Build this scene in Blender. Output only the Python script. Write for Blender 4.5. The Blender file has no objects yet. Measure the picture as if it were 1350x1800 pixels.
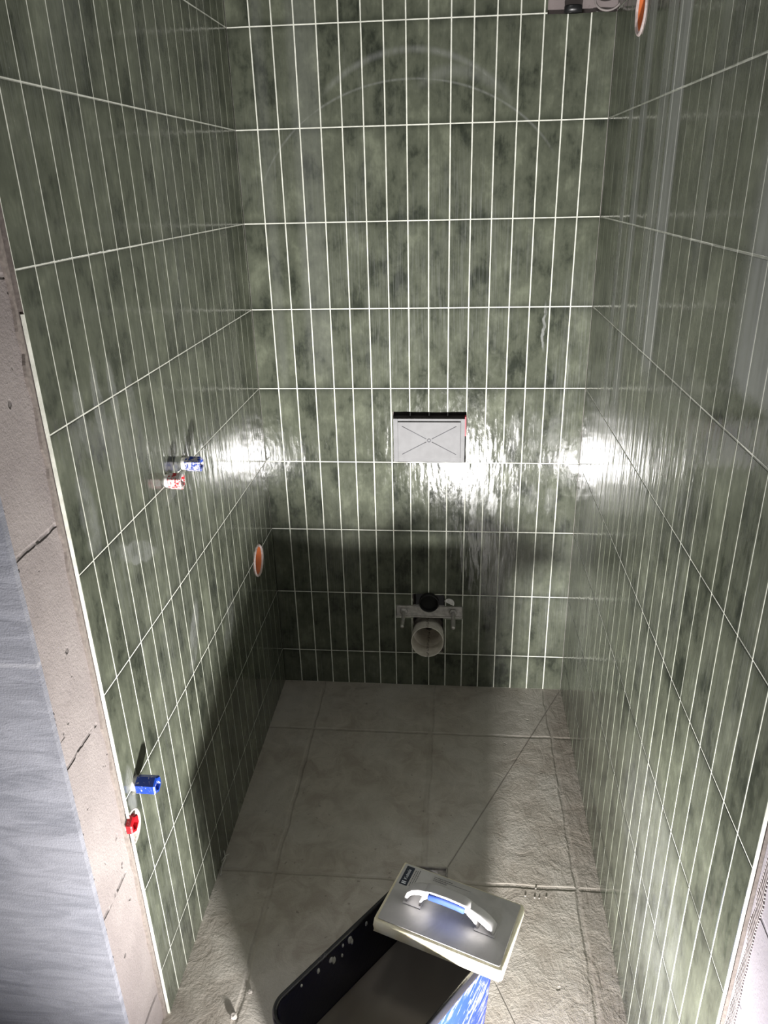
import bpy, bmesh, math, random
from mathutils import Vector, Matrix
random.seed(7)
sc = bpy.context.scene
col = sc.collection

# ------------------------------------------------------------------ camera, world, lights, exposure
CAM = dict(x=0.6349, y=-2.3641, z=1.7449, yaw=-0.1004, pitch=0.4101, roll=-0.0259, f=1329.15)
LAMP = dict(loc=(0.655, -1.97, 0.20), size=(0.085, 0.07), power=41.0)
WORLD = 0.009
def camera():
    yaw, pt, rl = CAM['yaw'], CAM['pitch'], CAM['roll']
    fwd = Vector((math.sin(yaw)*math.cos(pt), math.cos(yaw)*math.cos(pt), -math.sin(pt)))
    right = Vector((math.cos(yaw), -math.sin(yaw), 0)); up = right.cross(fwd)
    r2 = math.cos(rl)*right + math.sin(rl)*up
    u2 = -math.sin(rl)*right + math.cos(rl)*up
    M = Matrix((r2, u2, -fwd)).transposed().to_4x4()
    M.translation = Vector((CAM['x'], CAM['y'], CAM['z']))
    cd = bpy.data.cameras.new('camera'); cd.sensor_fit = 'HORIZONTAL'; cd.sensor_width = 36
    cd.lens = CAM['f']/1350*36; cd.clip_start = 0.05
    co = bpy.data.objects.new('camera', cd); co.matrix_world = M; col.objects.link(co); sc.camera = co
camera()
w = bpy.data.worlds.new('world'); sc.world = w; w.use_nodes = True
bg = w.node_tree.nodes['Background']; bg.inputs[0].default_value = (1.0, 0.97, 0.93, 1); bg.inputs[1].default_value = WORLD
def area(name, loc, target, size, power, color, spread=180):
    ld = bpy.data.lights.new(name, 'AREA'); ld.shape = 'RECTANGLE'; ld.size, ld.size_y = size
    ld.energy = power; ld.color = color; ld.spread = math.radians(spread)
    lo = bpy.data.objects.new(name, ld); lo.location = loc
    lo.rotation_euler = (Vector(target)-Vector(loc)).to_track_quat('-Z', 'Z').to_euler(); col.objects.link(lo)
area('work_lamp_light', LAMP['loc'], (0.52, 0, 1.15), LAMP['size'], LAMP['power'], (1.0, 0.97, 0.95), 122)
area('overhead_fill_light', (0.55, -0.95, 2.62), (0.55, -0.95, 0.0), (0.3, 0.3), 3.2, (1.0, 0.98, 0.95))  # added fill from above, lifts the floor shadow, float plate and water
area('grey_wall_fill_light', (-1.1, -3.1, 1.9), (-0.2, -1.43, 0.55), (0.4, 0.4), 10.0, (0.93, 0.95, 1.0))  # added fill with no known fixture, brightens the grey front wall
vs = sc.view_settings
vs.view_transform = 'Standard'; vs.look = 'None'; vs.gamma = 1; vs.exposure = 0.12; vs.use_curve_mapping = False

# ------------------------------------------------------------------ measurements
W = 1.0385; Z0 = 0.1423; P = 0.25; WP = 0.0607; BX = 0.064
DL = 1.2767; DR = 1.588; TOP = 2.65

# ------------------------------------------------------------------ node helpers
class NT:
    def __init__(s, name, **kw):
        s.m = bpy.data.materials.new(name); s.m.use_nodes = True; s.t = s.m.node_tree
        s.b = s.t.nodes['Principled BSDF']
        for k, v in kw.items(): s.set(k, v)
    def set(s, k, v):
        i = s.b.inputs[k.replace('_', ' ')]
        s.plug(i, v)
    def plug(s, i, v):
        if isinstance(v, bpy.types.NodeSocket): s.t.links.new(v, i)
        elif isinstance(v, (tuple, list)) and i.type == 'RGBA' and len(v) == 3: i.default_value = (*v, 1)
        else: i.default_value = v
    def n(s, t, **props):
        nd = s.t.nodes.new(t)
        for k, v in props.items(): setattr(nd, k, v)
        return nd
    def math(s, op, a, b=0.0, c=None, clamp=False):
        nd = s.n('ShaderNodeMath', operation=op); nd.use_clamp = clamp
        s.plug(nd.inputs[0], a); s.plug(nd.inputs[1], b)
        if c is not None: s.plug(nd.inputs[2], c)
        return nd.outputs[0]
    def add(s, a, b): return s.math('ADD', a, b)
    def sub(s, a, b): return s.math('SUBTRACT', a, b)
    def mul(s, a, b): return s.math('MULTIPLY', a, b)
    def mx(s, a, b): return s.math('MAXIMUM', a, b)
    def vec(s, x, y, z=0.0):
        nd = s.n('ShaderNodeCombineXYZ')
        for i, v in enumerate((x, y, z)): s.plug(nd.inputs[i], v)
        return nd.outputs[0]
    def sep(s, v):
        nd = s.n('ShaderNodeSeparateXYZ'); s.plug(nd.inputs[0], v); return nd.outputs
    def noise(s, v, scale=1.0, detail=3.0, rough=0.5, dist=0.0):
        nd = s.n('ShaderNodeTexNoise'); s.plug(nd.inputs['Vector'], v)
        nd.inputs['Scale'].default_value = scale; nd.inputs['Detail'].default_value = detail
        nd.inputs['Roughness'].default_value = rough; nd.inputs['Distortion'].default_value = dist
        return nd.outputs['Fac']
    def ss(s, v, a, b, lo=0.0, hi=1.0):        # smoothstep v from a..b to lo..hi
        nd = s.n('ShaderNodeMapRange', interpolation_type='SMOOTHSTEP')
        s.plug(nd.inputs[0], v); s.plug(nd.inputs[1], a); s.plug(nd.inputs[2], b)
        s.plug(nd.inputs[3], lo); s.plug(nd.inputs[4], hi); return nd.outputs[0]
    def mix(s, f, a, b):
        nd = s.n('ShaderNodeMix', data_type='RGBA')
        s.plug(nd.inputs[0], f); s.plug(nd.inputs[6], a); s.plug(nd.inputs[7], b); return nd.outputs[2]
    def bump(s, h, dist=0.001, strength=1.0, normal=None):
        nd = s.n('ShaderNodeBump'); nd.inputs['Strength'].default_value = strength
        nd.inputs['Distance'].default_value = dist; s.plug(nd.inputs['Height'], h)
        if normal is not None: s.t.links.new(normal, nd.inputs['Normal'])
        return nd.outputs[0]
    def obj(s): return s.n('ShaderNodeTexCoord').outputs['Object']
    def uv(s): return s.n('ShaderNodeUVMap', uv_map='UVMap').outputs[0]

def plain(name, c, rough=0.5, metal=0.0, nscale=60, var=0.15, bump=0.0002):
    t = NT(name); o = t.obj(); f = t.noise(o, nscale, 4)
    d = tuple(x*(1-var) for x in c); l = tuple(min(1, x*(1+var)) for x in c)
    t.set('Base_Color', t.mix(t.ss(f, .3, .7), d, l)); t.set('Roughness', rough); t.set('Metallic', metal)
    if bump: t.set('Normal', t.bump(f, bump))
    return t.m

# ------------------------------------------------------------------ tile material (UV = metres along the wall, metres up)
def tile_mat(name, marks, haze_amt=1.0, bands=()):
    t = NT(name); uv = t.uv(); u, z, _ = t.sep(uv)
    at = t.n('ShaderNodeAttribute', attribute_name='tid'); r, g, b = t.sep(at.outputs['Vector'])
    off = t.vec(t.mul(r, 37.0), t.mul(g, 41.0), t.mul(b, 17.0))
    def V(su, sz): 
        vm = t.n('ShaderNodeVectorMath', operation='ADD'); t.plug(vm.inputs[0], t.vec(t.mul(u, su), t.mul(z, sz))); t.plug(vm.inputs[1], off); return vm.outputs[0]
    big = t.noise(V(14, 9), 1, 4, .6)
    mid = t.noise(V(60, 34), 1, 5, .65, .6)
    streak = t.noise(V(190, 10), 1, 3, .6)
    # tile-end darkening of the glaze (thicker glaze at the short edges of each tile)
    tz = t.math('FRACT', t.mul(t.sub(z, Z0-4*P), 1/P))
    endd = t.math('ABSOLUTE', t.sub(tz, .5))
    endf = t.mul(t.ss(t.add(endd, t.mul(mid, .16)), .49, .60), .55)
    f = t.add(t.add(t.mul(big, .66), t.mul(mid, .24)), t.mul(streak, .10))
    f = t.add(f, t.mul(t.sub(g, .5), .07))
    c = t.mix(t.ss(f, .33, .52), (0.030, .035, .026), (0.092, .101, .074))
    c = t.mix(t.ss(f, .50, .70), c, (0.160, .174, .127))
    c = t.mix(endf, c, (.016, .020, .015))
    # dried grout film: vertical streaks inside large irregular patches, continuous over the tiles
    lg = t.noise(t.vec(t.mul(u, 3.1), t.mul(z, 1.7), 3.3), 1, 3, .55, .5)
    st = t.noise(t.vec(t.mul(u, 330), t.mul(z, 7), 1.1), 1, 4, .7)
    st2 = t.noise(t.vec(t.mul(u, 90), t.mul(z, 2.2), 7.1), 1, 3, .6)
    film = t.mul(t.mul(t.ss(lg, .44, .68), t.ss(st, .42, .72)), .26)
    film = t.add(film, t.mul(t.mul(t.ss(st2, .5, .8), t.ss(lg, .38, .6)), .15))
    film = t.add(film, t.mul(t.ss(t.noise(t.vec(t.mul(u, 240), t.mul(z, 240)), 1, 2), .70, .78), .25))
    film = t.mul(film, haze_amt)
    wob = t.noise(t.vec(t.mul(u, 22), t.mul(z, 22), 5.0), 1, 3)
    wz = t.mul(t.sub(wob, .5), .03)
    for mk in marks:
        kind = mk[0]
        if kind == 'ell':            # dried smear: centre, radii, rotation, opacity
            _, cu, cz, ru, rz, rot, op = mk
            du = t.sub(t.add(u, wz), cu); dz = t.sub(t.add(z, wz), cz)
            ca, sa = math.cos(rot), math.sin(rot)
            a = t.mul(t.add(t.mul(du, ca), t.mul(dz, sa)), 1/ru); bb = t.mul(t.sub(t.mul(dz, ca), t.mul(du, sa)), 1/rz)
            d = t.math('SQRT', t.add(t.mul(a, a), t.mul(bb, bb)))
            k = t.mul(t.ss(d, 1.0, .62), t.ss(t.add(st, wob), .75, 1.15, .25, 1.0))
            film = t.mx(film, t.mul(k, op))
        elif kind == 'ring':         # wiped arc: centre, radii, width, u range, opacity
            _, cu, cz, ru, rz, wd, u0, u1, op = mk
            a = t.mul(t.sub(u, cu), 1/ru); bb = t.mul(t.sub(z, cz), 1/rz)
            d = t.math('SQRT', t.add(t.mul(a, a), t.mul(bb, bb)))
            k = t.ss(t.math('ABSOLUTE', t.sub(d, 1.0)), wd/ru, 0.0)
            k = t.mul(t.mul(k, t.ss(u, u0, u0+.06)), t.ss(u, u1, u1-.08)); k = t.mul(k, t.ss(z, cz, cz+.05))
            film = t.mx(film, t.mul(t.mul(k, t.ss(st2, .25, .6, .3, 1.0)), op))
        elif kind == 'band':         # band of film: u0,u1 at zref, slope, z from, soft, op
            _, u0, u1, zlo, zsoft, op, sf = mk
            k = t.mul(t.ss(u, u0, u0+sf), t.ss(u, u1, u1-sf)); k = t.mul(k, t.ss(t.add(z, t.mul(wz, 3.0)), zlo, zlo+zsoft))
            k = t.mul(k, t.ss(st2, .2, .6, .55, 1.0))
            film = t.mx(film, t.mul(k, op))
    film = t.math('MINIMUM', film, .9)
    c = t.mix(film, c, (.30, .31, .30))
    t.set('Base_Color', c)
    t.set('Roughness', t.add(t.add(t.mul(film, .55), .09), t.mul(t.ss(mid, .4, .7), .06)))
    t.set('Specular_IOR_Level', .5)
    rip = t.noise(V(34, 7), 1, 2, .5)
    rip2 = t.noise(V(90, 40), 1, 2, .5)
    h = t.add(t.mul(rip, 1.0), t.mul(rip2, .22))
    nb = t.bump(h, .0016, 1.0)
    t.set('Normal', t.bump(st, .00006, .6, nb))
    return t.m

def grout_mat():
    t = NT('grout'); o = t.obj(); f = t.noise(o, 45, 3)
    t.set('Base_Color', t.mix(t.ss(f, .35, .7), (.66, .67, .59), (.84, .85, .76))); t.set('Roughness', .8)
    t.set('Normal', t.bump(t.noise(o, 400, 2), .0003)); return t.m
GROUT = grout_mat()

def block_mat(name, c1, c2, joints, axis='y', coarse=1.0):
    t = NT(name); o = t.obj(); x, y, z = t.sep(o)
    f = t.noise(o, 90, 5, .7); lg = t.noise(o, 6, 3); fine = t.noise(o, 260, 3, .7)
    c = t.mix(t.ss(lg, .3, .7), c1, c2)
    pit = t.ss(t.noise(o, 34, 2, .5), .70, .76)
    c = t.mix(t.mul(pit, .6), c, tuple(v*.25 for v in c1))
    wob = t.mul(t.sub(t.noise(o, 14, 3), .5), .02)
    g = None
    for zz in joints:
        d = t.math('ABSOLUTE', t.sub(t.add(z, wob), zz)); k = t.ss(d, .0055, .0015)
        g = k if g is None else t.mx(g, k)
    h = t.add(t.mul(f, .8), t.mul(fine, .5)); h = t.sub(h, t.mul(pit, 1.2))
    if g is not None:
        g = t.mul(g, t.ss(t.noise(o, 22, 2), .40, .52))
        c = t.mix(t.mul(g, .55), c, tuple(v*.3 for v in c1)); h = t.sub(h, t.mul(g, 3.0))
    t.set('Base_Color', c); t.set('Roughness', .9); t.set('Normal', t.bump(h, .0022*coarse, .9)); return t.m
PINK = block_mat('aerated_block', (.235, .205, .196), (.31, .275, .262), (1.636, 1.245, .85, .486, .09))
LILAC = block_mat('lilac_plaster', (.25, .23, .25), (.31, .285, .31), (.833,), coarse=.5)
MAUVE = block_mat('mauve_plaster', (.22, .185, .18), (.28, .24, .235), (), coarse=.3)

def grey_mat():
    t = NT('grey_skim_coat'); o = t.obj(); x, y, z = t.sep(o)
    s = t.noise(t.vec(t.mul(x, 9), 0.0, t.mul(z, 45)), 1, 5, .65, .8); l = t.noise(o, 5, 3); fn = t.noise(o, 330, 2)
    c = t.mix(t.ss(s, .3, .7), (.16, .165, .19), (.27, .275, .31)); c = t.mix(t.mul(t.ss(l, .35, .7), .4), c, (.30, .30, .33))
    ln = t.mul(t.ss(t.math('ABSOLUTE', t.sub(t.add(z, t.mul(s, .01)), 1.075)), .006, .002), .5)
    c = t.mix(ln, c, (.42, .42, .45))
    t.set('Base_Color', c); t.set('Roughness', .8); t.set('Normal', t.bump(t.add(s, t.mul(fn, .4)), .0015)); return t.m
GREY = grey_mat()

def floor_mat():
    t = NT('floor_tiles'); o = t.obj(); x, y, z = t.sep(o)
    lg = t.noise(o, 3.5, 4, .6, .4); md = t.noise(o, 16, 5, .65, .8); fn = t.noise(o, 130, 4, .7)
    tr = t.noise(t.vec(t.mul(x, 26), t.mul(y, 7)), 1, 4, .6, 1.6)
    c = t.mix(t.ss(md, .3, .72), (.325, .290, .245), (.455, .42, .365))
    c = t.mix(t.mul(t.ss(lg, .42, .66), .5), c, (.52, .50, .455))
    c = t.mix(t.mul(t.ss(t.noise(o, 60, 2), .68, .75), .5), c, (.10, .085, .07))
    wob = t.mul(t.sub(t.noise(o, 11, 3), .5), .018)
    g = None
    def line(d, w0=.006, w1=.0015):
        nonlocal g
        k = t.ss(d, w0, w1); g = k if g is None else t.mx(g, k)
    for yy in (-.272, -.875, -1.48, -2.09): line(t.math('ABSOLUTE', t.add(t.sub(y, yy), t.mul(wob, .5))), .008, .002)
    for xx in (.154, .977): line(t.math('ABSOLUTE', t.add(t.sub(x, xx), wob)), .009, .002)
    line(t.math('ABSOLUTE', t.add(t.sub(x, .566), wob)), .011, .003)
    # diagonal slope cuts towards the drain
    def seg(x0, y0, x1, y1, wd=.0022):
        L = math.hypot(x1-x0, y1-y0); ux, uy = (x1-x0)/L, (y1-y0)/L
        dx, dy = t.sub(x, x0), t.sub(y, y0)
        al = t.add(t.mul(dx, ux), t.mul(dy, uy)); d = t.math('ABSOLUTE', t.sub(t.mul(dx, uy), t.mul(dy, ux)))
        k = t.mul(t.ss(d, wd, wd*.3), t.mul(t.ss(al, 0, .01), t.ss(al, L, L-.01))); return k
    cuts = t.mx(seg(1.037, -.005, .63, -.83), seg(.748, -1.146, .85, -1.38))
    pit = t.ss(t.noise(o, 24, 2), .73, .78)
    ridge = t.ss(tr, .55, .62)
    edge = t.mul(t.ss(x, .86, .98), .6)
    h = t.add(t.add(t.mul(md, .95), t.mul(fn, .34)), t.mul(t.mul(tr, 1.0), t.add(edge, .30)))
    h = t.sub(h, t.mul(g, .55)); h = t.sub(h, t.mul(cuts, .5)); h = t.sub(h, t.mul(pit, .5)); 
    c = t.mix(t.mul(g, .22), c, (.30, .27, .23)); c = t.mix(t.mul(cuts, .4), c, (.09, .08, .07))
    c = t.mix(t.mul(t.ss(t.add(x, wob), .975, .985), .35), c, (.19, .155, .125))
    t.set('Base_Color', c)
    t.set('Roughness', t.ss(lg, .3, .7, .62, .40)); t.set('Normal', t.bump(h, .0042, 1.0)); return t.m
FLOOR = floor_mat()

# ------------------------------------------------------------------ mesh helpers
def mesh_obj(name, bm, mats, parent=None, smooth=False):
    me = bpy.data.meshes.new(name); bm.normal_update(); bm.to_mesh(me); bm.free()
    for m in (mats if isinstance(mats, (list, tuple)) else [mats]): me.materials.append(m)
    if smooth:
        for p in me.polygons: p.use_smooth = True
    o = bpy.data.objects.new(name, me); col.objects.link(o)
    if parent: o.parent = parent
    return o
def struct(name, bm, mats, **k):
    o = mesh_obj(name, bm, mats, **k); o['kind'] = 'structure'; return o
def tag(o, label, cat=None, group=None, kind=None):
    o['label'] = label
    if cat: o['category'] = cat
    if group: o['group'] = group
    if kind: o['kind'] = kind
    return o
def thing(name, label, cat, loc=(0, 0, 0), rot=(0, 0, 0), group=None):
    o = bpy.data.objects.new(name, None); col.objects.link(o); o.location = loc; o.rotation_euler = rot
    o.empty_display_size = .05; return tag(o, label, cat, group)
def box(bm, a, b, mi=0, bev=0.0):
    r = bmesh.ops.create_cube(bm, size=1.0)
    vs_ = r['verts']
    for v in vs_: v.co = Vector(tuple(a[i] + (v.co[i]+.5)*(b[i]-a[i]) for i in range(3)))
    fs = {f for v in vs_ for f in v.link_faces}
    for f in fs: f.material_index = mi
    if bev:
        es = {e for v in vs_ for e in v.link_edges}
        r2 = bmesh.ops.bevel(bm, geom=list(es), offset=bev, segments=2, affect='EDGES', profile=.6)
        for f in r2['faces']: f.material_index = mi
    return vs_
def loft(bm, loops, close=True, cap0=False, cap1=False, mi=0):
    rows = [[bm.verts.new(p) for p in lp] for lp in loops]; n = len(rows[0])
    for a, b in zip(rows, rows[1:]):
        for i in range(n if close else n-1):
            f = bm.faces.new((a[i], a[(i+1) % n], b[(i+1) % n], b[i])); f.material_index = mi; f.smooth = True
    if cap0: f = bm.faces.new(list(reversed(rows[0]))); f.material_index = mi
    if cap1: f = bm.faces.new(rows[-1]); f.material_index = mi
    return rows
def circ(c, r, axis, n=32, r2=None, jit=0.0, seed=0):
    rg = random.Random(seed); out = []
    for i in range(n):
        a = 2*math.pi*i/n; rr = r*(1+jit*(rg.random()-.5)); q = (r2 if r2 else r)*(1+jit*(rg.random()-.5))
        s, t = rr*math.cos(a), q*math.sin(a)
        if axis == 'x': out.append(Vector((c[0], c[1]+s, c[2]+t)))
        elif axis == 'y': out.append(Vector((c[0]-s, c[1], c[2]+t)))
        else: out.append(Vector((c[0]+s, c[1]+t, c[2])))
    return out
def lathe(bm, prof, c, axis, n=40, cap0=False, cap1=False, mi=0):   # prof: (offset along axis, radius)
    L = []
    for d, r in prof:
        cc = list(c); cc['xyz'.index(axis)] += d; L.append(circ(cc, r, axis, n))
    return loft(bm, L, cap0=cap0, cap1=cap1, mi=mi)
def tube(bm, pts, r, n=12, mi=0, flat=1.0):
    L = []; up = Vector((0, 0, 1))
    for i, p in enumerate(pts):
        d = (Vector(pts[min(i+1, len(pts)-1)])-Vector(pts[max(i-1, 0)])).normalized()
        a = d.cross(up if abs(d.dot(up)) < .9 else Vector((1, 0, 0))).normalized(); b = d.cross(a)
        L.append([Vector(p)+a*r*math.cos(2*math.pi*k/n)+b*r*flat*math.sin(2*math.pi*k/n) for k in range(n)])
    loft(bm, L, cap0=True, cap1=True, mi=mi)
def cut(o, cutters):
    for c in cutters:
        m = o.modifiers.new('cut', 'BOOLEAN'); m.operation = 'DIFFERENCE'; m.solver = 'EXACT'; m.object = c
    dg = bpy.context.evaluated_depsgraph_get()
    me = bpy.data.meshes.new_from_object(o.evaluated_get(dg), preserve_all_data_layers=True, depsgraph=dg)
    o.modifiers.clear(); o.data = me

# ------------------------------------------------------------------ tiled walls
def tiled_wall(name, mat, us, zs, place, thick=.012, tilt=.00013):
    """us, zs: grout line positions; place(u, z, d) -> world point, d = depth behind the face"""
    bm = bmesh.new(); uvl = bm.loops.layers.uv.new('UVMap'); cl = bm.loops.layers.float_color.new('tid')
    G = .0018
    for ua, ub in zip(us, us[1:]):
        for za, zb in zip(zs, zs[1:]):
            if ub-ua < .008 or zb-za < .008: continue
            id_ = (random.random(), random.random(), random.random(), 1)
            a, b, c, d = ua+(G if ua != 0 else .0004), ub-(G if ub not in (0.0, W) else .0004), za+(G if za else .0006), zb-G; e = .0005
            tl = [random.uniform(-tilt, tilt) for _ in range(3)]
            def dep(u, z): return .0004 + tl[0] + tl[1]*(u-(a+b)/2)/(b-a)*2 + tl[2]*(z-(c+d)/2)/(d-c)*2
            ring = lambda s, dd: [(a+s, c+s, dd(a, c)), (b-s, c+s, dd(b, c)), (b-s, d-s, dd(b, d)), (a+s, d-s, dd(a, d))]
            L = [ring(0, lambda u, z: .00125), ring(0, lambda u, z: dep(u, z)+.0003), ring(e, dep)]
            R = [[bm.verts.new(place(*p)) for p in l] for l in L]
            UV = {v: (p[0], p[1]) for r_, l in zip(R, L) for v, p in zip(r_, l)}
            fs = [bm.faces.new(R[2]), bm.faces.new(list(reversed(R[0])))]
            for x, y in ((0, 1), (1, 2)):
                for i in range(4): fs.append(bm.faces.new((R[x][i], R[x][(i+1) % 4], R[y][(i+1) % 4], R[y][i])))
            for f in fs:
                for lp in f.loops: lp[uvl].uv = UV[lp.vert]; lp[cl] = id_
    # grout bed
    u0, u1, z0, z1 = us[0], us[-1], zs[0], zs[-1]; g0 = .0013
    g = [bm.verts.new(place(u, z, dd)) for dd in (g0, thick) for u, z in ((u0, z0), (u1, z0), (u1, z1), (u0, z1))]
    for q in ((0, 1, 2, 3), (7, 6, 5, 4), (0, 4, 5, 1), (1, 5, 6, 2), (2, 6, 7, 3), (3, 7, 4, 0)):
        f = bm.faces.new([g[i] for i in q]); f.material_index = 1 if q[0] == 0 and q[1] == 1 else 2
    bmesh.ops.recalc_face_normals(bm, faces=bm.faces)
    return struct(name, bm, [mat, GROUT, BED])

BED = plain('tile_adhesive', (.17, .145, .13), .9, nscale=120, bump=.0008)
rows = [0.0] + [Z0+P*k for k in range(0, 10)] + [TOP]
back_us = [0.0] + [BX+WP*i for i in range(16)] + [W]
left_us = [-DL] + [-(DL-.0575)+.0603*i for i in range(21)] + [0.0]
right_us = [-DR+.0603*i for i in range(27)] + [0.0]

M_BACK = tile_mat('green_tile_back', [
    ('ring', .50, 1.62, .46, .385, .006, .03, .92, .30), ('ring', .50, 1.60, .40, .475, .012, .24, .80, .28),
    ('ring', .62, 1.66, .26, .36, .02, .50, .80, .22),
    ('ell', .827, 1.00, .022, .085, 0, .15), ('ell', .89, .998, .024, .085, 0, .15), ('ell', .953, .995, .025, .09, 0, .15),
    ('ell', .827, .775, .022, .05, 0, .15), ('ell', .893, .77, .026, .065, 0, .15), ('ell', .955, .765, .026, .055, 0, .15),
    ('ell', .70, .735, .014, .085, 0, .42), ('ell', .763, .745, .022, .055, 0, .36),
    ('ell', .90, 1.33, .006, .09, 0, .5),
    ('band', .15, .26, 1.10, .2, .16, .03), ('band', .06, .11, 1.05, .2, .14, .02)], .9)
M_LEFT = tile_mat('green_tile_left', [
    ('ell', -1.05, 1.075, .13, .028, -.45, .45), ('ell', -.82, .73, .035, .11, -.5, .42),
    ('ell', -1.17, 1.39, .020, .075, 0, .36), ('ell', -1.10, 1.40, .022, .09, 0, .40), ('ell', -1.035, 1.40, .022, .08, 0, .38), ('ell', -.96, 1.37, .02, .07, 0, .28),
    ('ell', -1.205, 1.22, .035, .10, .1, .35), ('ell', -.56, .60, .09, .05, .8, .3),
    ('ell', -1.25, .64, .022, .07, 0, .5), ('ell', -.80, 1.12, .09, .018, .2, .25),
    ('band', -1.14, -.85, 1.85, .3, .22, .12)], .9)
M_RIGHT = tile_mat('green_tile_right', [
    ('band', -.765, -.66, 1.30, .12, .62, .012), ('band', -.66, -.57, 1.36, .1, .40, .01),
    ('band', -1.62, -1.18, 1.44, .05, .62, .08), ('band', -1.0, -.93, 1.5, .2, .18, .03),
    ('band', -.48, -.40, 1.1, .2, .45, .01), ('band', -.33, -.28, 1.1, .2, .40, .01),
    ('ell', -1.2, .45, .3, .25, .3, .22), ('ell', -.9, 1.40, .3, .09, .1, .12)], .9)

wall_back = tiled_wall('wall_back', M_BACK, back_us, rows, lambda u, z, d: Vector((u, d, z)))
wall_left = tiled_wall('wall_left', M_LEFT, left_us, rows, lambda u, z, d: Vector((-d, u, z)))
wall_right = tiled_wall('wall_right', M_RIGHT, right_us, rows, lambda u, z, d: Vector((W+d, u, z)))

def cutter(fn):
    bm = bmesh.new(); fn(bm); bmesh.ops.recalc_face_normals(bm, faces=bm.faces)
    return mesh_obj('cutter', bm, [GROUT])
def jagged(x0, x1, z0, z1, y0, y1, step=.012, amp=.002, seed=1):
    rg = random.Random(seed); pts = []
    def side(p, q):
        L = math.hypot(q[0]-p[0], q[1]-p[1]); n = max(2, int(L/step))
        nx, nz = (q[1]-p[1])/L, -(q[0]-p[0])/L
        for i in range(n):
            k = i/n; j = rg.uniform(-amp, amp) if i else 0
            pts.append((p[0]+(q[0]-p[0])*k+nx*j, p[1]+(q[1]-p[1])*k+nz*j))
    c = [(x0, z0), (x1, z0), (x1, z1), (x0, z1)]
    for a, b in zip(c, c[1:]+c[:1]): side(a, b)
    def fn(bm):
        loft(bm, [[Vector((x, yy, z)) for x, z in pts] for yy in (y0, y1)], cap0=True, cap1=True)
    return fn
def poly_prism_x(c, r, x0, x1, n, jit, seed):
    def fn(bm): loft(bm, [[Vector((xx, p.y, p.z)) for p in circ((0, c[0], c[1]), r, 'x', n, jit=jit, seed=seed)] for xx in (x0, x1)], cap0=True, cap1=True)
    return fn
OBL = (-.205, .622); OBR = (-.315, 2.092)     # electrical boxes (y, z)
c_flush = cutter(jagged(.4335, .6715, .893, 1.066, -.05, .5, .02, .0012, 2))
c_plate = cutter(jagged(.431, .672, .292, .346, -.05, .026, .015, .0008, 3))
c_pipe = cutter(jagged(.492, .604, .1435, .392, -.05, .5, .016, .003, 4))
c_niche = cutter(jagged(.8605, 1.06, 2.140, 2.50, -.05, .028, .018, .0015, 5))
c_obl = cutter(poly_prism_x(OBL, .054, -.20, .05, 26, .06, 6))
c_obr = cutter(poly_prism_x(OBR, .054, W-.05, W+.2, 26, .06, 7))
c_red = cutter(poly_prism_x((-1.277, .565), .040, -.06, .05, 22, .08, 8))
c_blue = cutter(poly_prism_x((-1.232, .640), .020, -.05, .05, 16, .12, 9))
c_ub = cutter(poly_prism_x((-.735, 1.150), .021, -.05, .05, 16, .15, 10))
c_ur = cutter(poly_prism_x((-.845, 1.150), .021, -.05, .05, 16, .15, 11))
bpy.context.view_layer.update()
cut(wall_back, [c_flush, c_plate, c_pipe, c_niche])
cut(wall_left, [c_obl, c_red, c_blue, c_ub, c_ur])
cut(wall_right, [c_obr])

# floor slab with the drain opening, room shell behind the tiles
bm = bmesh.new(); box(bm, (-1.3, -3.3, -.12), (2.3, .25, 0)); floor = struct('floor', bm, FLOOR)
c_drain = cutter(lambda b: box(b, (.520, -.940, -.075), (.632, -.828, .05)))
bm = bmesh.new(); box(bm, (-.15, .0125, 0), (W+.15, .20, TOP)); wb = struct('wall_rear', bm, MAUVE)
bm = bmesh.new(); box(bm, (-1.3, -1.425, 0), (-.0125, .20, TOP)); wl = struct('wall_left_block', bm, PINK)
bm = bmesh.new(); box(bm, (W+.0125, -2.30, 0), (W+1.0, .20, TOP)); wr = struct('wall_right_block', bm, LILAC)
bm = bmesh.new(); box(bm, (-1.3, -1.437, 0), (-.006, -1.4255, TOP)); struct('wall_front', bm, GREY)
bm = bmesh.new(); box(bm, (-1.3, -3.3, TOP), (2.3, .25, TOP+.1)); 
bpy.context.view_layer.update()
bm.free()
cut(floor, [c_drain]); cut(wb, [c_flush, c_pipe, c_plate]); cut(wl, [c_obl, c_blue, c_ub, c_ur]); cut(wr, [c_obr])
for c in (c_flush, c_plate, c_pipe, c_niche, c_obl, c_obr, c_red, c_blue, c_ub, c_ur, c_drain): bpy.data.objects.remove(c)

# trims: the grout edge bead of the left tiling, its plaster margin, corner meshes
def wavy_strip(name, mat, place, z0, z1, wfun, d0, d1, n=160):
    bm = bmesh.new(); A = []
    for i in range(n+1):
        z = z0+(z1-z0)*i/n; a, b = wfun(z)
        A.append([place(a, z, d0), place(a, z, d1), place(b, z, d1), place(b, z, d0)])
    loft(bm, A, cap0=True, cap1=True); bmesh.ops.recalc_face_normals(bm, faces=bm.faces)
    for f in bm.faces: f.smooth = False
    return struct(name, bm, mat)
rg = random.Random(3)
wav = [rg.uniform(-1, 1) for _ in range(400)]
def wv(z, k=0): 
    x = z*40+k*7; i = int(x) % 390; f = x-int(x); return wav[i]*(1-f)+wav[i+1]*f
SAND = plain('sandy_adhesive', (.22, .19, .17), .9, nscale=120, bump=.001)
wavy_strip('trim_1', GROUT, lambda u, z, d: Vector((-d, u, z)), 0, 1.58, lambda z: (-DL-.0018-.0005*wv(z), -DL-.0002), .0006, .006)
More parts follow.
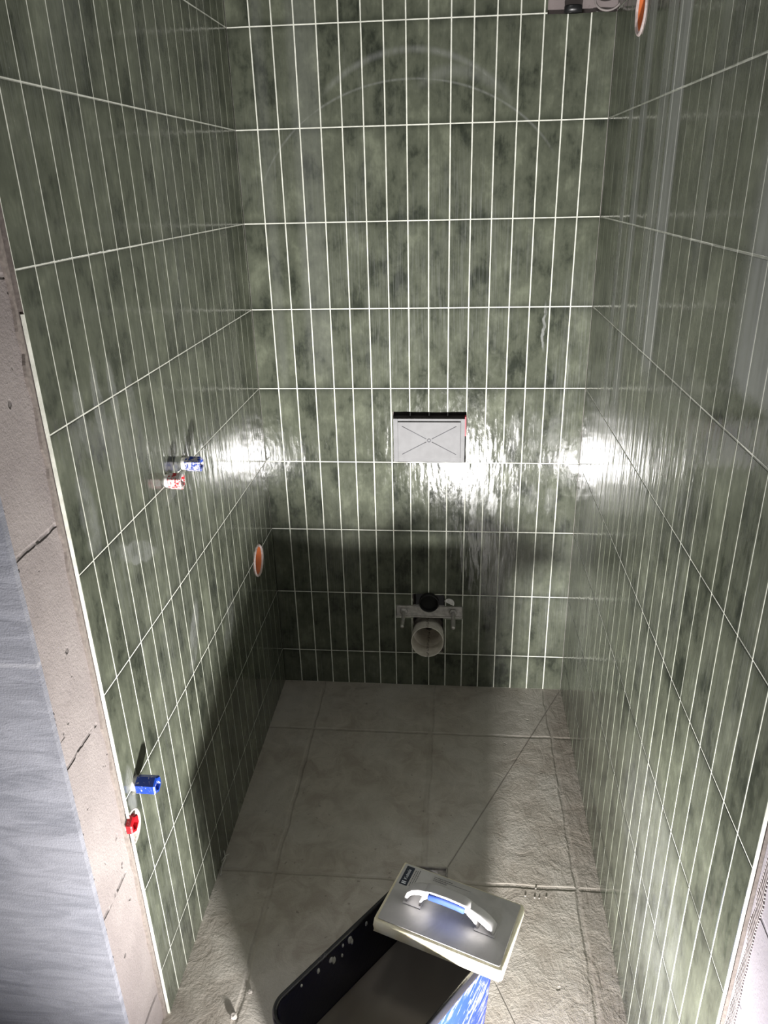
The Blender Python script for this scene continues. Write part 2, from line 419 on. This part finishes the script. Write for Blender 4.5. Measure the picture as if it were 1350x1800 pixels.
wavy_strip('trim_2', SAND, lambda u, z, d: Vector((-d, u, z)), 0, TOP, lambda z: (-DL-.012-.004*wv(z, 1), -DL-.0034), .0075, .0124)
wavy_strip('trim_3', GROUT, lambda u, z, d: Vector((W+d, u, z)), 0, TOP, lambda z: (-DR-.0026-.0005*wv(z, 2), -DR-.0002), .0006, .004)
MESHM = plain('corner_mesh_white', (.38, .34, .335), .85, nscale=200, bump=.0004)
BLACKP = plain('black_plastic', (.012, .012, .013), .35)
def corner_mesh(name, place, z0, z1, u0, u1, pitch, mat, tiltv=.004, seed=0):
    bm = bmesh.new(); z = z0; r_ = random.Random(seed)
    while z < z1:
        a = u0+.003*wv(z, 3); b = u1+.004*wv(z, 5)
        vs_ = [place(a, z, 0), place(b, z+tiltv, 0), place(b, z+tiltv+pitch*.45, 0), place(a, z+pitch*.45, 0)]
        vd = [place(a, z, .003), place(b, z+tiltv, .003), place(b, z+tiltv+pitch*.45, .003), place(a, z+pitch*.45, .003)]
        loft(bm, [vd, vs_], cap0=True, cap1=True); z += pitch*(1+.3*(r_.random()-.5))
    bmesh.ops.recalc_face_normals(bm, faces=bm.faces)
    return struct(name, bm, mat)
corner_mesh('trim_4', lambda u, z, d: Vector((W+.0102+d, u, z)), .3, 1.5, -DR-.026, -DR-.008, .0062, MESHM, .006, 1)
# dark gaps of the corner mesh along the grey edge
bm = bmesh.new(); r_ = random.Random(5)
z = .2
while z < 1.75:
    if r_.random() < .75:
        s = r_.uniform(.0015, .0032); yy = -1.424+r_.uniform(-.002, .006)
        box(bm, (-.0130, yy-s*1.8, z), (-.0119, yy+s*1.3, z+s*1.4))
    z += .011
struct('trim_5', bm, plain('mesh_gap_dark', (.03, .028, .03), .9))

# ------------------------------------------------------------------ flush box in the back wall
WHITE = plain('white_plastic', (.26, .26, .265), .85, nscale=40, var=.05, bump=.0001)
DIRTYW = plain('dusty_white_plastic', (.70, .69, .67), .5, nscale=90, var=.14, bump=.0004)
BLACK = plain('black_rubber', (.010, .010, .011), .55)
DARK = plain('dark_cavity', (.008, .008, .008), .9)
t = thing('flush_access_box', 'white square-cornered access box with an embossed cross, set in the back wall', 'flush box', (.552, 0, .894))
def rel(bm, o): 
    bmesh.ops.translate(bm, verts=bm.verts, vec=-Vector(o)); return bm
O = (.552, 0, .894)
bm = bmesh.new()
for a, b in (((.4345, -.003, .896), (.449, .03, 1.043)), ((.6535, -.003, .896), (.667, .03, 1.043)), ((.449, -.003, .896), (.6535, .03, .9105)), ((.449, -.003, 1.0345), (.6535, .03, 1.043))):
    box(bm, a, b, 0, .0012)
mesh_obj('frame', rel(bm, O), WHITE, t)
bm = bmesh.new(); box(bm, (.4495, -.0095, .911), (.653, .02, 1.034), 0, .0015)
mesh_obj('cover', rel(bm, O), WHITE, t)
cov = t.children[-1]
bm = bmesh.new()
cx, cz = .5512, .9725
for sx in (-1, 1):
    for sz in (-1, 1):
        p0 = Vector((cx+sx*.009, -.0095, cz+sz*.005)); p1 = Vector((cx+sx*.088, -.0095, cz+sz*.048))
        tube(bm, [p0, p1], .0012, 6)
lathe(bm, [(0, .0065), (-.0014, .0062), (-.0014, .0038), (0, .0034)], (cx, -.0095, cz), 'y', 24)
mesh_obj('embossed_cross', rel(bm, O), plain('grey_white_plastic', (.13, .13, .14), .8, bump=0), cov)
bm = bmesh.new(); box(bm, (.4345, .036, .894), (.670, .040, 1.066)); box(bm, (.436, .004, 1.0435), (.669, .036, 1.0445))
for xx in (.489, .5505, .611): box(bm, (xx-.0012, .012, 1.045), (xx+.0012, .034, 1.064))
mesh_obj('inner_housing', rel(bm, O), DARK, t)
bm = bmesh.new(); box(bm, (.6665, -.0012, .985), (.6705, .02, 1.050), 0, .0006)
tag(mesh_obj('seal_strip', rel(bm, O), plain('red_plastic', (.50, .05, .07), .5), t), 'thin red strip at the upper right edge')

# ------------------------------------------------------------------ toilet connections
STEEL = plain('dusty_steel', (.50, .48, .46), .55, .2, nscale=80, var=.2, bump=.0003)
t = thing('mounting_bracket', 'grey steel toilet bracket across the wall opening with two threaded rods', 'bracket', (.5515, 0, .319))
O = (.5515, 0, .319)
bm = bmesh.new(); box(bm, (.433, .006, .295), (.6705, .014, .343), 0, .0015)
box(bm, (.433, .002, .336), (.6705, .007, .342)); box(bm, (.433, .002, .295), (.6705, .007, .300))
mesh_obj('mounting_plate', rel(bm, O), STEEL, t)
for x0, r in ((.460, .0058), (.638, .0072)):
    bm = bmesh.new(); prof = [(.006, r)]; d = .0
    while d > -.098: prof += [(d, r), (d-.0012, r*1.12), (d-.0024, r)]; d -= .0028
    prof += [(d, r), (d, .0001)]
    lathe(bm, prof, (x0, 0, .318), 'y', 14, cap0=True); mesh_obj('threaded_rod', rel(bm, O), plain('galvanised_steel', (.55, .53, .50), .4, .5, bump=.0002), t)
    bm = bmesh.new(); lathe(bm, [(.006, .0001), (.006, .015), (-.003, .015), (-.003, r)], (x0, 0, .318), 'y', 6)
    mesh_obj('nut', rel(bm, O), STEEL, t)
bm = bmesh.new()
pts = [Vector((.0, 0, 0))]+[Vector((.019*math.cos(a), 0, .019*math.sin(a))) for a in [math.pi*k/14 for k in range(15)]]
loft(bm, [[Vector((p.x, 0, p.z)) for p in pts[1:]], [Vector((p.x, -.006, p.z)) for p in pts[1:]]], cap0=True, cap1=True)
bmesh.ops.recalc_face_normals(bm, faces=bm.faces)
bmesh.ops.rotate(bm, cent=(0, 0, 0), matrix=Matrix.Rotation(-math.radians(-28), 3, 'Y'), verts=bm.verts)
bmesh.ops.translate(bm, verts=bm.verts, vec=Vector((.6225, -.002, .361))-Vector(O))
mesh_obj('protective_disc', bm, DIRTYW, t)

t = thing('flush_pipe_socket', 'black round rubber pipe socket above the wide grey pipe', 'pipe socket', (.551, 0, .364))
bm = bmesh.new(); lathe(bm, [(.001, .0352), (-.014, .036), (-.018, .0345), (-.018, .0325), (-.014, .031), (-.002, .030)], (0, 0, 0), 'y', 40)
mesh_obj('sleeve', bm, BLACK, t, True)
bm = bmesh.new(); lathe(bm, [(-.0025, .0305), (-.0025, .0001)], (0, 0, 0), 'y', 32); mesh_obj('inner_plug', bm, DARK, t)
t = thing('waste_pipe', 'wide pale grey open waste pipe sticking out low on the back wall', 'pipe', (.5465, 0, .2185), (math.radians(-9), 0, 0))
bm = bmesh.new(); lathe(bm, [(.19, .0585), (-.053, .0585), (-.055, .0580), (-.055, .0562), (-.053, .0556), (.03, .0556)], (0, 0, 0), 'y', 64)
def pipe_mat():
    t_ = NT('dirty_grey_pipe'); o = t_.obj(); x, y, z = t_.sep(o)
    f = t_.noise(o, 40, 5, .65); c = t_.mix(t_.ss(f, .35, .7), (.68, .64, .57), (.84, .80, .73))
    st = t_.mul(t_.ss(t_.math('ABSOLUTE', t_.add(x, t_.mul(t_.sub(f, .5), .02))), .006, .001), t_.ss(t_.noise(o, 120, 3), .42, .6))
    c = t_.mix(t_.mul(st, .8), c, (.10, .07, .05)); t_.set('Base_Color', c); t_.set('Roughness', .45); return t_.m
PIPE = pipe_mat()
mesh_obj('pipe_wall', bm, PIPE, t, True)
bm = bmesh.new(); lathe(bm, [(.03, .0556), (.032, .051), (.10, .050), (.19, .048), (.19, .0001)], (0, 0, 0), 'y', 48); mesh_obj('inner_collar', bm, PIPE, t, True)

# ------------------------------------------------------------------ pipe plugs on the left wall
def plug_mat(name, c, smear):
    t_ = NT(name); o = t_.obj(); f = t_.noise(o, 130, 4, .6, .8)
    t_.set('Base_Color', t_.mix(t_.ss(f, smear-.02, smear+.06), c, (.56, .53, .52))); t_.set('Roughness', .38)
    t_.set('Normal', t_.bump(f, .0006)); return t_.m
def plug(name, label, y, z, r, L, c, smear, tiltz=0.0, x0=-.004, stub=.014):
    e = thing(name, label, 'pipe plug', (0, y, z), (0, 0, 0), 'pipe plugs on the left wall')
    bm = bmesh.new(); lathe(bm, [(-.02, .013), (.0, .0145), (stub, .0145), (stub+.001, .012)], (x0, 0, 0), 'x', 20, cap0=True)
    mesh_obj('pipe_stub', bm, DIRTYW, e, True)
    m = plug_mat(name+'_'+label.split()[0], c, smear)
    bm = bmesh.new(); s0 = x0+stub-.004
    prof = [(s0, r*.85), (s0+.002, r), (L-.003, r), (L, r*.88), (L, r*.62), (L-.012, r*.55), (L-.012, .0001)]
    rows_ = []
    for d, rr in prof: rows_.append([Vector((d, rr*math.cos(a), rr*math.sin(a))) for a in [math.pi*2*(k+.5)/6 for k in range(6)]])
    loft(bm, rows_)
    for f in bm.faces: f.smooth = False
    bmesh.ops.recalc_face_normals(bm, faces=bm.faces)
    cap = mesh_obj('hexagonal_cap', bm, m, e)
    return e
BLUE = (.008, .045, .32); RED = (.42, .008, .014)
plug('blue_pipe_plug', 'blue pipe plug smeared with white grout, high on the left wall', -.735, 1.150, .0185, .043, BLUE, .48)
plug('red_pipe_plug', 'red pipe plug caked in grout, high beside the grout-smeared blue plug', -.848, 1.150, .0195, .036, RED, .45)
plug('blue_pipe_plug', 'clean blue pipe plug, low by the front edge of the left wall', -1.232, .642, .0190, .048, BLUE, .60)
plug('red_pipe_plug', 'red pipe plug sunk in a round hole at the front edge of the left tiles', -1.2745, .578, .0195, .008, RED, .66, x0=-.016)
# light mortar ring around the sunk red plug
bm = bmesh.new(); A = []
for rr, dd in ((.0415, .0002), (.0385, -.0018), (.036, .002), (.031, .006), (.018, .008)):
    A.append([Vector((-dd, -1.277+rr*math.cos(a), .565+rr*math.sin(a)*.98)) for a in [-math.pi/2+math.pi*k/18 for k in range(19)]])
loft(bm, A, close=False); tag(mesh_obj('mortar_collar', bm, plain('speckled_mortar', (.42, .39, .35), .9, nscale=300, var=.3, bump=.0008)), 'pale speckled half ring of mortar around the low red plug', 'mortar')

# ------------------------------------------------------------------ orange electrical boxes
ORANGE = plain('orange_plastic', (.62, .16, .05), .4, nscale=30, var=.1, bump=.0002)
PLASTER = plain('pinkish_plaster', (.55, .46, .44), .9, nscale=120, bump=.001)
def ebox(label, x, y, z, s):          # s = +1 opens towards +x
    e = thing('electrical_box', label, 'electrical box', (x, y, z), (0, 0, 0), 'orange electrical boxes')
    bm = bmesh.new(); lathe(bm, [(-s*.002, .0480), (-s*.002, .0450), (-s*.055, .0440), (-s*.055, .0001)], (0, 0, 0), 'x', 40)
    lathe(bm, [(-s*.002, .0480), (-s*.055, .0475)], (0, 0, 0), 'x', 40)
    mesh_obj('round_box', bm, ORANGE, e, True)
    bm = bmesh.new(); L = []
    for i, (rr, dd) in enumerate(((.0475, -.004), (.0485, .0035), (.0515, .0036), (.0545, -.0005))):
        L.append([Vector((s*dd, p.y+(.0025 if i > 1 else 0), p.z-(.001 if i > 1 else 0))) for p in circ((0, 0, 0), rr, 'x', 40, jit=.05, seed=9+i)])
    loft(bm, L); tag(mesh_obj('plaster_ring', bm, PLASTER, e, True), 'rough pinkish plaster around the orange box')
ebox('orange round electrical box low in the left wall near the back corner', 0, OBL[0], OBL[1], 1)
ebox('orange round electrical box at the top of the right wall', W, OBR[0], OBR[1], -1)

# ------------------------------------------------------------------ niche top right: black cap, cable
t = thing('pipe_cap', 'small black round cap standing at the bottom of the untiled niche', 'pipe cap', (.926, -.002, 2.1405))
bm = bmesh.new(); lathe(bm, [(0, .0001), (0, .0225), (.014, .0235), (.017, .0215), (.0175, .0001)], (0, 0, 0), 'z', 28)
o_ = mesh_obj('cap_body', bm, BLACKP, t, True)
for v in o_.data.vertices: v.co.y *= .6
bm = bmesh.new(); pts = []
for k in range(26):
    a = math.radians(150+k*11); pts.append((1.012+.030*math.cos(a)*1.1, -.004-.0012*k, 2.168+.028*math.sin(a)))
pts += [(1.030, -.045, 2.17), (1.032, -.055, 2.20), (1.034, -.062, 2.26), (1.030, -.05, 2.36)]
tag(mesh_obj('cable', (tube(bm, pts, .0028, 10), bm)[1], plain('grey_cable', (.26, .23, .22), .5), None, True), 'thin grey cable looping out of the untiled niche at the top right', 'cable')

# ------------------------------------------------------------------ floor drain
t = thing('floor_drain', 'square metal floor drain with a dark round opening, half hidden behind the float', 'drain', (.576, -.884, 0))
DST = plain('drain_metal', (.30, .28, .26), .45, .5, nscale=90, var=.2)
bm = bmesh.new(); h = .0555
for a, b in (((-h, -h, -.006), (h, -h+.004, .0012)), ((-h, h-.004, -.006), (h, h, .0012)), ((-h, -h+.004, -.006), (-h+.004, h-.004, .0012)), ((h-.004, -h+.004, -.006), (h, h-.004, .0012))): box(bm, a, b, 0, .0006)
mesh_obj('drain_frame', bm, DST, t)
bm = bmesh.new(); L = []
n = 48; sq = []
for k in range(n):
    a = 2*math.pi*k/n; c_, s_ = math.cos(a), math.sin(a); m_ = max(abs(c_), abs(s_)); sq.append(Vector((c_/m_*.0512, s_/m_*.0512, -.006)))
loft(bm, [sq, circ((0, 0, -.007), .0505, 'z', n), circ((0, 0, -.03), .0495, 'z', n)])
mesh_obj('drain_plate', bm, DST, t)
bm = bmesh.new(); lathe(bm, [(-.03, .0495), (-.07, .048), (-.07, .0001)], (0, 0, 0), 'z', 32); mesh_obj('drain_throat', bm, DARK, t)

# ------------------------------------------------------------------ wash bucket
BC = (.5205, -1.356); BA = math.atan2(.792, .611)
LB, WB, HB = .431, .250, .31
def rrect(L, Wd, r, z, n=8):
    out = []
    for cx_, cy_, a0 in ((L/2-r, Wd/2-r, 0), (-L/2+r, Wd/2-r, 90), (-L/2+r, -Wd/2+r, 180), (L/2-r, -Wd/2+r, 270)):
        for k in range(n+1):
            a = math.radians(a0+90*k/n); out.append(Vector((cx_+r*math.cos(a), cy_+r*math.sin(a), z)))
    return out
def smear_mat(name, base, amt, streaks=True, rough=.4):
    t_ = NT(name); o = t_.obj(); x, y, z = t_.sep(o)
    f = t_.noise(t_.vec(t_.add(t_.mul(x, 60), t_.mul(z, -45)), t_.mul(y, 30), t_.mul(z, 16)), 1, 5, .65, 1.6)
    g = t_.noise(o, 16, 4, .6, 1.0)
    k = t_.ss(t_.add(t_.mul(f, .7), t_.mul(g, .4)), amt, amt+.12)
    t_.set('Base_Color', t_.mix(t_.mul(k, .85), base, (.34, .33, .36))); t_.set('Roughness', t_.add(rough, t_.mul(k, .3)))
    t_.set('Normal', t_.bump(f, .0008)); return t_.m
BL_OUT = smear_mat('blue_bucket_smeared', (.006, .028, .27), .55)
BL_IN = smear_mat('bucket_inside_shaded', (.004, .005, .022), .76, rough=.25)  # bucket blue darkened for grime and for the inside shade, painted in
BL_RIM = smear_mat('bucket_rim_black', (.010, .010, .014), .66, rough=.3)
t = thing('wash_bucket', 'large blue rectangular wash bucket smeared with grout, on the floor in front', 'bucket', (BC[0], BC[1], 0), (0, 0, BA))
tp = lambda z: -.028*(1-z/HB)           # taper of the walls
bm = bmesh.new(); zs_ = [0, .004, .05, .12, .2, .27, .298]
outer = [rrect(LB+tp(z)-(.012 if z == 0 else 0), WB+tp(z)-(.012 if z == 0 else 0), .041, z) for z in zs_]
loft(bm, outer, cap0=True); mesh_obj('outer_shell', bm, BL_OUT, t, True)
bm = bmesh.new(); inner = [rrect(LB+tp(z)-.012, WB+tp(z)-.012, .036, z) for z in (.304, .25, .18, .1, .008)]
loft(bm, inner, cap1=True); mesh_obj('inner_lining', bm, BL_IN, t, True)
bm = bmesh.new(); rp = [(.0002, .284), (.0026, .2845), (.0032, .290), (.0028, .306), (.001, .3095), (-.002, .310), (-.0055, .3090), (-.0066, .302)]
loft(bm, [rrect(LB+2*d, WB+2*d, .041+d, z) for d, z in rp]); mesh_obj('rim', bm, BL_RIM, t, True)
# grout splashes stuck on the inside below the rim
r_ = random.Random(11)
SPL = plain('dried_grout_splash', (.42, .42, .38), .8, nscale=200)
for (u, z, s) in [(-.085, .288, .006), (-.05, .284, .008), (-.043, .276, .0075), (-.015, .292, .004), (.005, .289, .009), (.010, .279, .006), (.055, .290, .005), (.09, .286, .0055), (-.13, .292, .004), (-.02, .268, .004)]:
    bm = bmesh.new(); yy = (WB+tp(z)-.012)/2
    c = Vector((u, yy, z)); rr = bmesh.ops.create_icosphere(bm, subdivisions=2, radius=1.0)['verts']; k_ = r_.uniform(1.0, 1.5)
    for v in rr:
        q = v.co.copy(); q *= 1+.25*(r_.random()-.5); v.co = c+Vector((q.x*s*.7, q.y*.0022, q.z*s*k_))
    mesh_obj('grout_splash', bm, SPL, t, True)
def water_mat():
    t_ = NT('murky_wash_water'); o = t_.obj(); f = t_.noise(o, 5, 3, .5, .6)
    t_.set('Base_Color', t_.mix(t_.ss(f, .3, .7), (.20, .175, .145), (.26, .235, .195))); t_.set('Roughness', .12)
    t_.set('Normal', t_.bump(t_.noise(o, 9, 1), .0005)); return t_.m
wz_ = .155
bm = bmesh.new(); loft(bm, [rrect(LB+tp(wz_)-.0160, WB+tp(wz_)-.0160, 0.034, wz_-.003), rrect(LB+tp(wz_)-.0135, WB+tp(wz_)-.0135, 0.034, wz_)], cap1=True, cap0=True)
wt = mesh_obj('wash_water', bm, water_mat()); wt.location = (BC[0], BC[1], 0); wt.rotation_euler = (0, 0, BA)
tag(wt, 'murky grey-brown wash water standing in the blue bucket', 'water', kind='stuff')

# ------------------------------------------------------------------ sponge float lying on the bucket end
FA = math.atan2(-.342, .939)
FT = .3455
t = thing('sponge_float', 'grey metal sponge float with a white and blue handle, lying across the bucket', 'float', (.638, -1.242, FT), (0, 0, FA))
def brushed():
    t_ = NT('worn_metal_plate'); o = t_.obj(); f = t_.noise(o, 14, 4, .6, .6); g = t_.noise(o, 70, 3)
    k = t_.ss(t_.noise(o, 46, 2), .70, .76)
    c = t_.mix(t_.ss(f, .35, .65), (.40, .39, .38), (.50, .49, .48)); c = t_.mix(t_.mul(k, .3), c, (.2, .19, .18))
    t_.set('Base_Color', c); t_.set('Metallic', .12); t_.set('Roughness', t_.ss(g, .3, .7, .36, .48)); return t_.m
bm = bmesh.new(); A = rrect(.264, .150, .004, -.0018, 3), rrect(.264, .150, .004, -.0004, 3), rrect(.2632, .1492, .0036, 0, 3)
loft(bm, A, cap0=True, cap1=True); plate = mesh_obj('metal_plate', bm, brushed(), t)
def sponge_mat():
    t_ = NT('cream_sponge'); o = t_.obj(); f = t_.noise(o, 420, 3, .7); g = t_.noise(o, 25, 3)
    t_.set('Base_Color', t_.mix(t_.ss(g, .3, .7), (.66, .60, .40), (.82, .78, .62))); t_.set('Roughness', .95)
    t_.set('Normal', t_.bump(f, .0009)); t_.set('Subsurface_Weight', .1); t_.set('Subsurface_Radius', (.01, .008, .005)); return t_.m
bm = bmesh.new(); r_ = random.Random(4); SPL_ = []
for L_, W_, z in ((.268, .154, -.0022), (.275, .162, -.0030), (.277, .165, -.016), (.276, .165, -.030), (.268, .157, -.0335)):
    SPL_.append([p+Vector((.002*wv(p.y*8+z*3, 1), .002*wv(p.x*6+z*2, 2)-.002, 0)) for p in rrect(L_, W_, .006, z, 3)])
# more points per side for a slightly wavy cut
loft(bm, SPL_, cap0=True, cap1=True)
bmesh.ops.recalc_face_normals(bm, faces=bm.faces); mesh_obj('sponge', bm, sponge_mat(), t)
# handle
def sweep(name, st, mat, parent, nseg=10):    # st: (x, z centre, half height normal to path, half width y, y centre)
    bm = bmesh.new(); L = []; N = len(st)
    for i, (x, z, hh, hw, yc) in enumerate(st):
        a = Vector((st[max(i-1, 0)][0], 0, st[max(i-1, 0)][1])); b = Vector((st[min(i+1, N-1)][0], 0, st[min(i+1, N-1)][1]))
        d = (b-a).normalized(); nrm = Vector((-d.z, 0, d.x))
        lp = []
        for k in range(20):
            an = 2*math.pi*k/20; c_, s_ = math.cos(an), math.sin(an)
            cc = math.copysign(abs(c_)**.55, c_); s2 = math.copysign(abs(s_)**.55, s_)
            lp.append(Vector((x, yc, z))+Vector((0, hw*cc, 0))+nrm*hh*s2)
        L.append(lp)
    loft(bm, L, cap0=True, cap1=True); bmesh.ops.recalc_face_normals(bm, faces=bm.faces)
    return mesh_obj(name, bm, mat, parent, True)
HW = plain('white_handle_plastic', (.5, .49, .49), .32, nscale=30, var=.04, bump=.0001)
spine = [(-.093, .003, .0045, .0135, -.004), (-.092, .013, .0050, .0130, -.004), (-.087, .024, .0060, .0125, -.004), (-.077, .033, .0070, .0125, -.004), (-.063, .039, .0078, .0125, -.004),
         (-.045, .0420, .0085, .0125, -.004), (-.020, .0430, .0085, .0125, -.004), (.010, .0425, .0085, .0125, -.004), (.030, .0410, .0085, .0125, -.004), (.050, .0365, .0080, .0125, -.004),
         (.068, .0290, .0072, .0130, -.004), (.083, .0190, .0062, .0135, -.004), (.093, .0095, .0052, .0140, -.004), (.098, .003, .0045, .0140, -.004)]
hd = sweep('handle', spine, HW, t)
hd2 = bmesh.new()
hd2.free()
sweep('handle_brace', [(-.062, .002, .003, .012, -.004), (-.061, .012, .003, .011, -.004), (-.055, .024, .0035, .011, -.004), (-.044, .034, .004, .011, -.004)], HW, hd)
sweep('handle_brace', [(.066, .002, .003, .012, -.004), (.062, .010, .003, .012, -.004), (.056, .020, .0035, .012, -.004), (.044, .031, .004, .012, -.004)], HW, hd)
for xa, xb in ((-.098, -.058), (.060, .104)):
    bm = bmesh.new(); box(bm, (xa, -.022, -.0002), (xb, .013, .0024), 0, .0009); mesh_obj('handle_foot', bm, HW, hd)
sweep('grip', [(-.042, .0405, .0086, .0134, -.0052), (-.040, .0400, .0098, .0142, -.0056), (-.010, .0408, .0098, .0142, -.0056), (.020, .0400, .0098, .0142, -.0056), (.036, .0378, .0098, .0142, -.0056), (.038, .0375, .0086, .0134, -.0052)], plain('blue_grip_rubber', (.002, .021, .14), .75, nscale=80, var=.1, bump=.0003), hd)
# white upper shell of the handle above the grip
sweep('handle_top', [(-.050, .0485, .0022, .0118, -.0035), (-.035, .0508, .0030, .0122, -.0030), (.000, .0515, .0030, .0122, -.0030), (.030, .0490, .0030, .0122, -.0030), (.048, .0430, .0022, .0118, -.0035)], HW, hd)
# sticker with lettering
st_c = Vector((-.1165, .045, 0)); 
bm = bmesh.new(); loft(bm, [[p+st_c for p in rrect(.0185, .050, .001, .0001, 2)], [p+st_c for p in rrect(.0185, .050, .001, .0004, 2)]], cap1=True)
stk = mesh_obj('sticker', bm, plain('dark_sticker', (.012, .018, .035), .35, bump=0), t)
stk['label'] = 'small dark blue sticker with white lettering'
def text_mesh(body, size, mat, parent, loc, rz, name='lettering', ext=.00005):
    cu = bpy.data.curves.new(name, 'FONT'); cu.body = body; cu.size = size; cu.extrude = ext; cu.align_x = 'CENTER'; cu.align_y = 'CENTER'
    to = bpy.data.objects.new('tmp', cu); col.objects.link(to); bpy.context.view_layer.update()
    dg = bpy.context.evaluated_depsgraph_get(); me = bpy.data.meshes.new_from_object(to.evaluated_get(dg)); bpy.data.objects.remove(to)
    me.materials.clear(); me.materials.append(mat); me.transform(Matrix.Translation(loc) @ Matrix.Rotation(rz, 4, 'Z'))
    o = bpy.data.objects.new(name, me); col.objects.link(o); o.parent = parent; return o
LET = plain('white_print', (.75, .78, .82), .5, bump=0); LETG = plain('dark_print', (.10, .10, .10), .5, bump=0)
text_mesh('Kubala', .0105, LET, stk, Vector((-.1165, .0485, .0005)), math.radians(90))
bm = bmesh.new()
for k in range(2): box(bm, (-.1215, .0235+.004*k, .0004), (-.1115, .0258+.004*k, .0006))
mesh_obj('emblem', bm, LET, stk)
bm = bmesh.new(); r_ = random.Random(2)
for k in range(3):
    y = .022
    while y < .066:
        l = r_.uniform(.002, .005); box(bm, (-.1035+.0045*k, y, .0001), (-.1020+.0045*k, y+l, .0003)); y += l+.0012
mesh_obj('printed_text', bm, LETG, plate); bm = bmesh.new()
for k in range(3):
    x = -.060
    while x < -.030+.012*(k == 0):
        l = r_.uniform(.0015, .004); box(bm, (x, .0655-.0045*k, .0001), (x+l, .0670-.0045*k, .0003)); x += l+.001
box(bm, (-.028, .0615, .0001), (.025, .0622, .0003))
mesh_obj('printed_text', bm, LETG, plate)

# ------------------------------------------------------------------ small mortar crumbs and tile spacer wire
CR = plain('mortar_crumb_stone', (.42, .39, .35), .9, nscale=200, bump=.0006)
def crumb(x, y, s, label, grp='mortar crumbs on the floor', sd=0):
    bm = bmesh.new(); r__ = random.Random(sd); vv = bmesh.ops.create_icosphere(bm, subdivisions=2, radius=s)['verts']
    for v in vv: v.co *= 1+.5*(r__.random()-.5); v.co.z = v.co.z*.6
    mn = min(v.co.z for v in vv)
    for v in vv: v.co.z -= mn
    o = mesh_obj('mortar_crumb', bm, CR); o.location = (x, y, 0.0); return tag(o, label, 'mortar crumb', grp)
crumb(.172, -1.216, .0055, 'pale mortar crumb left of the bucket, farther of the two there', sd=1)
crumb(.149, -1.277, .0085, 'larger pale mortar crumb left of the bucket, nearest the front edge', sd=2)
for i, (x, y) in enumerate(((.838, -.905), (.862, -.909), (.874, -.910), (.893, -.906), (.868, -.880))):
    crumb(x, y, .0024, 'tiny mortar crumb in the cluster on the floor right of the float', 'tiny mortar crumbs right of the float', sd=5+i)
bm = bmesh.new(); tube(bm, [(.003, -.84, .030), (.010, -.855, .018), (.006, -.875, .010), (.008, -.90, .004)], .0013, 8)
tube(bm, [(.004, -.868, .022), (.010, -.852, .024), (.016, -.838, .016)], .0012, 8)
tag(mesh_obj('tile_wire', bm, plain('pale_wire', (.6, .6, .55), .5, bump=0), None, True), 'short pale twisted wire at the foot of the left wall', 'wire')
